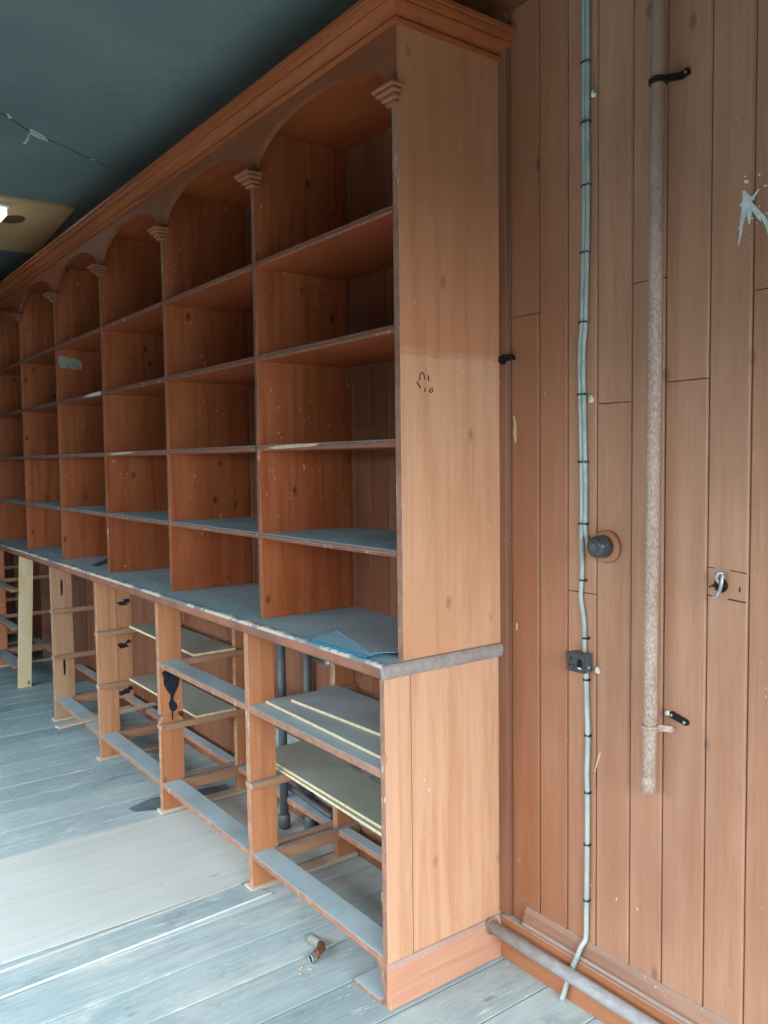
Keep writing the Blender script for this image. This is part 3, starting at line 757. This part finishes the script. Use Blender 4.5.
# ------------------------------------------------------------------ fittings on the plank wall
t = thing('electric_cable', 'pair of pale teal-white cables clipped upright to the plank wall', 'cable', (.31, 0, 0))
cz = [(.314, 2.94), (.316, 2.508), (.316, 2.37), (.318, 2.193), (.315, 2.028), (.311, 1.861), (.305, 1.797), (.304, 1.72), (.306, 1.653), (.310, 1.495), (.312, 1.389), (.311, 1.314)]
cz2 = [(.311, 1.269), (.313, 1.20), (.309, 1.13), (.316, 1.09), (.321, 1.049), (.322, .981)]
cz3 = [(.323, .930), (.325, .85), (.329, .744), (.326, .66), (.328, .579), (.327, .384), (.325, .24), (.323, .190)]
def smooth(P, n=4):
    out = []
    for i in range(len(P)-1):
        p0, p1, p2, p3 = P[max(i-1, 0)], P[i], P[i+1], P[min(i+2, len(P)-1)]
        for k in range(n):
            t_ = k/n
            out.append(tuple(.5*((2*b_)+(c_-a_)*t_+(2*a_-5*b_+4*c_-d_)*t_**2+(-a_+3*b_-3*c_+d_)*t_**3) for a_, b_, c_, d_ in zip(p0, p1, p2, p3)))
    return out+[P[-1]]
full = [(x, -.0075, z) for x, z in cz+cz2]
b = MB(); b.tube(smooth([(x-.0055, y, z) for x, y, z in full]), .0058, 10); b.build('cable', M['cable'], t)
b = MB(); b.tube(smooth([(x+.0065, -.0075, z) for x, z in cz] + [(.322, -.0075, 1.29), (.334, -.012, 1.268), (.352, -.018, 1.262)]), .0058, 10); b.build('cable', M['cable'], t)
b = MB(); b.tube(smooth([(x, -.0085, z) for x, z in cz3] + [(.320, -.024, .172), (.316, -.036, .145), (.306, -.037, .12), (.297, -.036, .10), (.284, -.037, .06), (.276, -.045, .02), (.272, -.05, .008)]), .0068, 10)
b.build('cable', M['cable'], t)
def cable_x(z):
    P = cz+cz2+cz3
    for (a, za), (c, zc) in zip(P, P[1:]):
        if za >= z >= zc: return a+(c-a)*(za-z)/max(za-zc, 1e-6)
    return .32
for v in (2.80, 2.515, 2.365, 2.205, 2.035, 1.856, 1.668, 1.49, 1.326, 1.175, 1.02, .908, .757, .60, .456, .30):
    x = cable_x(v); w = .0120 if v > 1.28 else .0075
    b = MB(); b.obox((x-w, -.0138, v), (x+w, -.0138, v), .0016, .003, up=(0, 0, 1))
    b.obox((x-w, -.007, v), (x-w+.001, -.007, v), .0135, .007); b.obox((x+w-.001, -.007, v), (x+w, -.007, v), .0135, .007)
    b.tube([(x, -.0145, v), (x, -.0175, v)], .0028, 8)
    b.build('clip', M['clip'], t)

t = thing('junction_box', 'round dark bakelite fitting on a brown wooden rose beside the cables', 'junction box', (.388, 0, 1.27))
b = MB(); b.tube([(.386, -.0005, 1.27), (.386, -.010, 1.27), (.386, -.015, 1.27), (.386, -.0165, 1.27)], [.043, .043, .038, .032], 32); b.build('wooden_rose', M['rose'], t)
b = MB(); b.tube([(.386, -.016, 1.272), (.388, -.040, 1.272), (.388, -.042, 1.272), (.389, -.052, 1.273), (.389, -.058, 1.273), (.389, -.0605, 1.273)], [.0295, .0295, .0285, .0275, .023, .015], 28)
b.build('cap', M['bakelite'], t)
b = MB(); b.tube([(.389, -.0600, 1.273), (.389, -.0620, 1.273)], .009, 16); b.ring((.389, -.0620, 1.273), .010, .002, 'y'); b.build('cap_screw', M['bake_side'], t)

t = thing('electrical_socket', 'dark square switched wall socket set on the cable run', 'socket', (.309, 0, .955))
b = MB(); b.box(.2795, .3385, -.028, -.0008, .930, .9815); b.build('box', M['bake_side'], t, bevel=.004)
b = MB(); b.box(.2790, .3390, -.0375, -.0283, .9295, .9820); f_ = b.build('faceplate', M['bakelite'], t, bevel=.003)
for (x, z, w, h) in ((.2965, .966, .0020, .0045), (.2905, .948, .0035, .002), (.3035, .948, .0035, .002)):
    b = MB(); b.box(x-w, x+w, -.0382, -.0370, z-h, z+h); b.build('pin_slot', M['black'], f_)
b = MB(); b.prism([(-.0370, .942), (-.0430, .948), (-.0395, .966), (-.0370, .968)], 'x', .3195, .3315); b.build('switch', M['black'], t)
b = MB(); b.prism([(-.0370, .9395), (-.0408, .944), (-.0412, .9475), (-.0370, .9475)], 'x', .3205, .3305); b.build('switch_mark', M['plug'], t)
b = MB(); b.tube([(.3392, -.018, .945), (.3402, -.018, .945)], .003, 10); b.build('side_screw', M['plug'], t)

GP = 'white filler lumps in the plank wall beside the cables'
for (x, z, lb) in ((.338, 2.427, 'white lump of filler beside the cables, highest of three'), (.333, 1.652, 'white lump of filler right of the cables above the round fitting'), (.356, .936, 'white lump of filler right of the dark socket')):
    b = MB(); rr = random.Random(int(z*10))
    b.tube([(x, -.0002, z), (x+.001, -.004, z+.001), (x+.002, -.008, z), (x+.001, -.0095, z-.001)], [.007, .0085, .006, .002], 9)
    b.tube([(x+.002, -.0002, z+.006), (x-.002, -.006, z+.008), (x-.003, -.007, z+.009)], [.005, .006, .002], 7)
    o = b.build('filler_lump', M['plug'], loc=(x, 0, z), bevel=0); tag(o, lb, 'filler', GP)

# long rusty pipe with brackets
t = thing('rusty_pipe', 'long upright rusty pipe with flaking whitish paint held off the plank wall', 'pipe', (.55, -.045, .68))
PX = [(.560, 2.94), (.560, 2.37), (.557, 2.10), (.555, 1.64), (.551, 1.16), (.550, .85), (.547, .682)]
b = MB(); b.tube([(x, -.045, z) for x, z in PX], .0165, 20); b.build('tube', M['rust'], t)
b = MB(); b.tube([(.547, -.045, .72), (.547, -.045, .716), (.547, -.045, .70), (.547, -.045, .681)], [.0166, .0178, .0178, .0172], 20); b.build('end_coupling', M['rust'], t)
for (x, z, m, lab_) in ((.5600, 2.372, 'iron', 'dark iron clamp'), (.5500, .845, 'rust', 'painted clamp')):
    b = MB(); b.ring((x, -.045, z), .0185, .0042, 'z'); b.ring((x, -.045, z-.007), .0185, .0035, 'z')
    b.obox((x+.016, -.038, z), (x+.040, -.012, z-.004 if m == 'rust' else z+.004), .008, .016)
    b.obox((x+.032, -.006, z-.006 if m == 'rust' else z+.006), (x+.056 if m == 'iron' else x+.04, -.006, z-.01 if m == 'rust' else z+.012), .010, .014)
    o = b.build('clamp', M[m], t, bevel=.001); o['label'] = lab_
    for dx in ((.036, .05) if m == 'iron' else (.036,)):
        b = MB(); b.tube([(x+dx, -.0105, z+(.009 if m == 'iron' else -.007)), (x+dx, -.0145, z+(.009 if m == 'iron' else -.007))], .003, 8); b.build('clamp_screw', M['zinc'], t)

t = thing('latch_plate', 'small black slanted metal plate with two screws right of the rusty pipe end', 'plate', (.60, 0, .868))
b = MB(); a_ = Vector((.584, -.004, .874)); c_ = Vector((.622, -.004, .864)); d_ = (c_-a_).normalized(); n_ = Vector((-d_.z, 0, d_.x)); out = []
for k in range(9): th = PI/2+PI*k/8; q = a_ + d_*math.cos(th)*.0085 + n_*math.sin(th)*.0085; out.append((q.x, q.z))
for k in range(9): th = -PI/2+PI*k/8; q = c_ + d_*math.cos(th)*.0075 + n_*math.sin(th)*.0075; out.append((q.x, q.z))
b.prism(out, 'y', -.008, -.0008); b.build('plate', M['iron'], t, bevel=.001)
for x, z in ((.584, .874), (.620, .8645)):
    b = MB(); b.tube([(x, -.008, z), (x, -.011, z), (x, -.0115, z)], [.004, .004, .002], 10); b.build('screw', M['zinc'], t)
b = MB(); b.tube([(.573, -.001, .876), (.573, -.010, .876), (.573, -.011, .876)], [.006, .006, .003], 10); b.build('white_stud', M['plug'], t)

t = thing('coat_hook', 'worn metal hook on a dark round mount between two plank grooves', 'hook', (.712, 0, 1.207))
b = MB(); b.ring((.708, -.004, 1.205), .013, .004, 'y'); b.tube([(.712, -.0006, 1.205), (.712, -.005, 1.205)], .012, 16); b.build('mount', M['iron'], t)
b = MB(); b.tube(smooth([(.712, -.004, 1.205), (.711, -.016, 1.213), (.709, -.024, 1.226), (.713, -.022, 1.236), (.719, -.016, 1.234), (.720, -.012, 1.224)]), .0042, 10)
b.tube(smooth([(.719, -.016, 1.232), (.720, -.020, 1.215), (.717, -.022, 1.198), (.713, -.024, 1.186), (.708, -.030, 1.178), (.709, -.034, 1.184)]), .0040, 10)
b.build('hook', M['zinc'], t)
b = MB(); b.tube([(.686, -.0002, 1.202), (.686, -.003, 1.202)], .003, 8); b.tube([(.679, -.0002, 1.198), (.679, -.002, 1.198)], .0025, 8); b.build('screw', M['iron'], t)
b = MB(); b.box(.751, .7535, -.0012, .0003, 1.194, 1.206); b.build('keyhole_slot', M['black'], t)
b = MB(); b.obox((.672, -.0004, 1.178), (.700, -.0004, 1.176), .0012, .003); b.obox((.725, -.0004, 1.175), (.768, -.0004, 1.172), .0012, .003)
b.obox((.674, -.0004, 1.243), (.69, -.0004, 1.243), .0012, .002); b.obox((.728, -.0004, 1.241), (.768, -.0004, 1.238), .0012, .002); b.build('joint_line', M['pencil'], t)

t = thing('iron_strap', 'dark rusty iron strap tying the shelving end to the plank wall', 'strap', (.02, 0, 1.79))
b = MB(); pts = [(.009, 1.796), (.030, 1.803), (.040, 1.800), (.060, 1.799), (.072, 1.795), (.074, 1.789), (.060, 1.784), (.042, 1.782), (.036, 1.774), (.026, 1.772), (.009, 1.782)]
b.prism(pts, 'y', -.0225, -.0185); b.build('plate', M['iron'], t, bevel=.001)
b = MB(); b.obox((.045, -.0195, 1.79), (.045, -.0006, 1.79), .022, .012); b.build('standoff', M['iron'], t)
b = MB(); b.tube([(.062, -.0225, 1.791), (.062, -.0255, 1.791)], .0035, 8); b.tube([(.020, -.0225, 1.790), (.020, -.0255, 1.790)], .003, 8); b.build('nail', M['clip'], t)

# ------------------------------------------------------------------ ceiling board and lamp
b = MB(); b.prism([(-3.11, -.270), (-4.285, -.185), (-4.285, -1.55), (-3.11, -1.60)], 'z', H-.013, H-.0005)
cb = tag(b.build('ceiling_board', M['ceilboard'], loc=(-3.7, -.9, H-.013)), 'brown square-cornered board fixed flat to the dark ceiling', 'board')
b = MB(); b.prism(blob(-3.505, -.505, .10, .058, 22, 1, .04, rot=.1), 'z', H-.0142, H-.0132); b.build('oval_mark', M['ovalmark'], cb)
t = thing('ceiling_light', 'white boxy light fitting on the brown ceiling board, cut by the left edge', 'ceiling light', (-3.40, -.69, H-.013))
b = MB(); b.box(-3.50, -3.20, -1.25, -.590, H-.03, H-.0135); b.build('base', M['plug'], t, bevel=.003)
lm = bpy.data.materials.new('lamp_lit'); lm.use_nodes = True; pb = lm.node_tree.nodes['Principled BSDF']; pb.inputs['Base Color'].default_value = (.9, .95, 1, 1)
pb.inputs['Emission Color'].default_value = (.85, .95, 1, 1); pb.inputs['Emission Strength'].default_value = 1.6
b = MB(); b.box(-3.47, -3.23, -1.24, -.600, H-.075, H-.0305); b.build('diffuser', lm, t, bevel=.01)
for (p, q, lb) in (((-3.75, -.30, H-.004), (-3.78, -.10, H-.004), 'pale thin cable end on the ceiling beside the brown board, nearer'), ((-4.1, -.19, H-.004), (-4.12, -.02, H-.004), 'pale thin cable end on the ceiling beside the brown board, farther')):
    pass

# ------------------------------------------------------------------ outside, light, camera
b = MB(); b.box(-14, 16, -18, 8, -.30, -.12)
struct(b.build('ground', M['ground']), 'street paving outside')
w = bpy.data.worlds.new('World'); SC.world = w; w.use_nodes = True
bg = w.node_tree.nodes['Background']; bg.inputs['Color'].default_value = (.78, .90, 1, 1); bg.inputs['Strength'].default_value = .3
def area(name, loc, rot, sx, sy, power, col=(.86, .94, 1), spread=PI):
    l = bpy.data.lights.new(name, 'AREA'); l.shape = 'RECTANGLE'; l.size = sx; l.size_y = sy; l.energy = power; l.color = col; l.spread = spread
    o = bpy.data.objects.new(name, l); COL.objects.link(o); o.location = loc; o.rotation_euler = rot; return o
# daylight through the two shop windows (area faces -Z locally)
area('daylight_side', (RX1+2.0, -1.5, 2.9), (0, math.radians(60), 0), 3.6, 4.4, 960)
area('daylight_street', (-.6, RY0-1.8, 3.2), (math.radians(50), 0, 0), 7.0, 3.4, 940)

cam = bpy.data.cameras.new('camera'); co_ = bpy.data.objects.new('camera', cam); COL.objects.link(co_)
yaw, pit, rol, fpx = .9318200426, -.0613726603, -.0127482507, 834.71
cy_, sy_ = math.cos(yaw), math.sin(yaw)
fw = Vector((-sy_*math.cos(pit), cy_*math.cos(pit), math.sin(pit))); rt = Vector((cy_, sy_, 0)); up = rt.cross(fw)
r2 = rt*math.cos(rol)+up*math.sin(rol); u2 = -rt*math.sin(rol)+up*math.cos(rol)
mt = Matrix((r2, u2, -fw)).transposed().to_4x4(); mt.translation = Vector((1.7725, -1.7533, 1.5)); co_.matrix_world = mt
cam.sensor_fit = 'AUTO'; cam.sensor_width = 36; cam.lens = fpx/1024*36; cam.clip_start = .02
SC.camera = co_
vs = SC.view_settings; vs.view_transform = 'Standard'; vs.look = 'None'; vs.gamma = 1; vs.use_curve_mapping = False; vs.exposure = 0.0
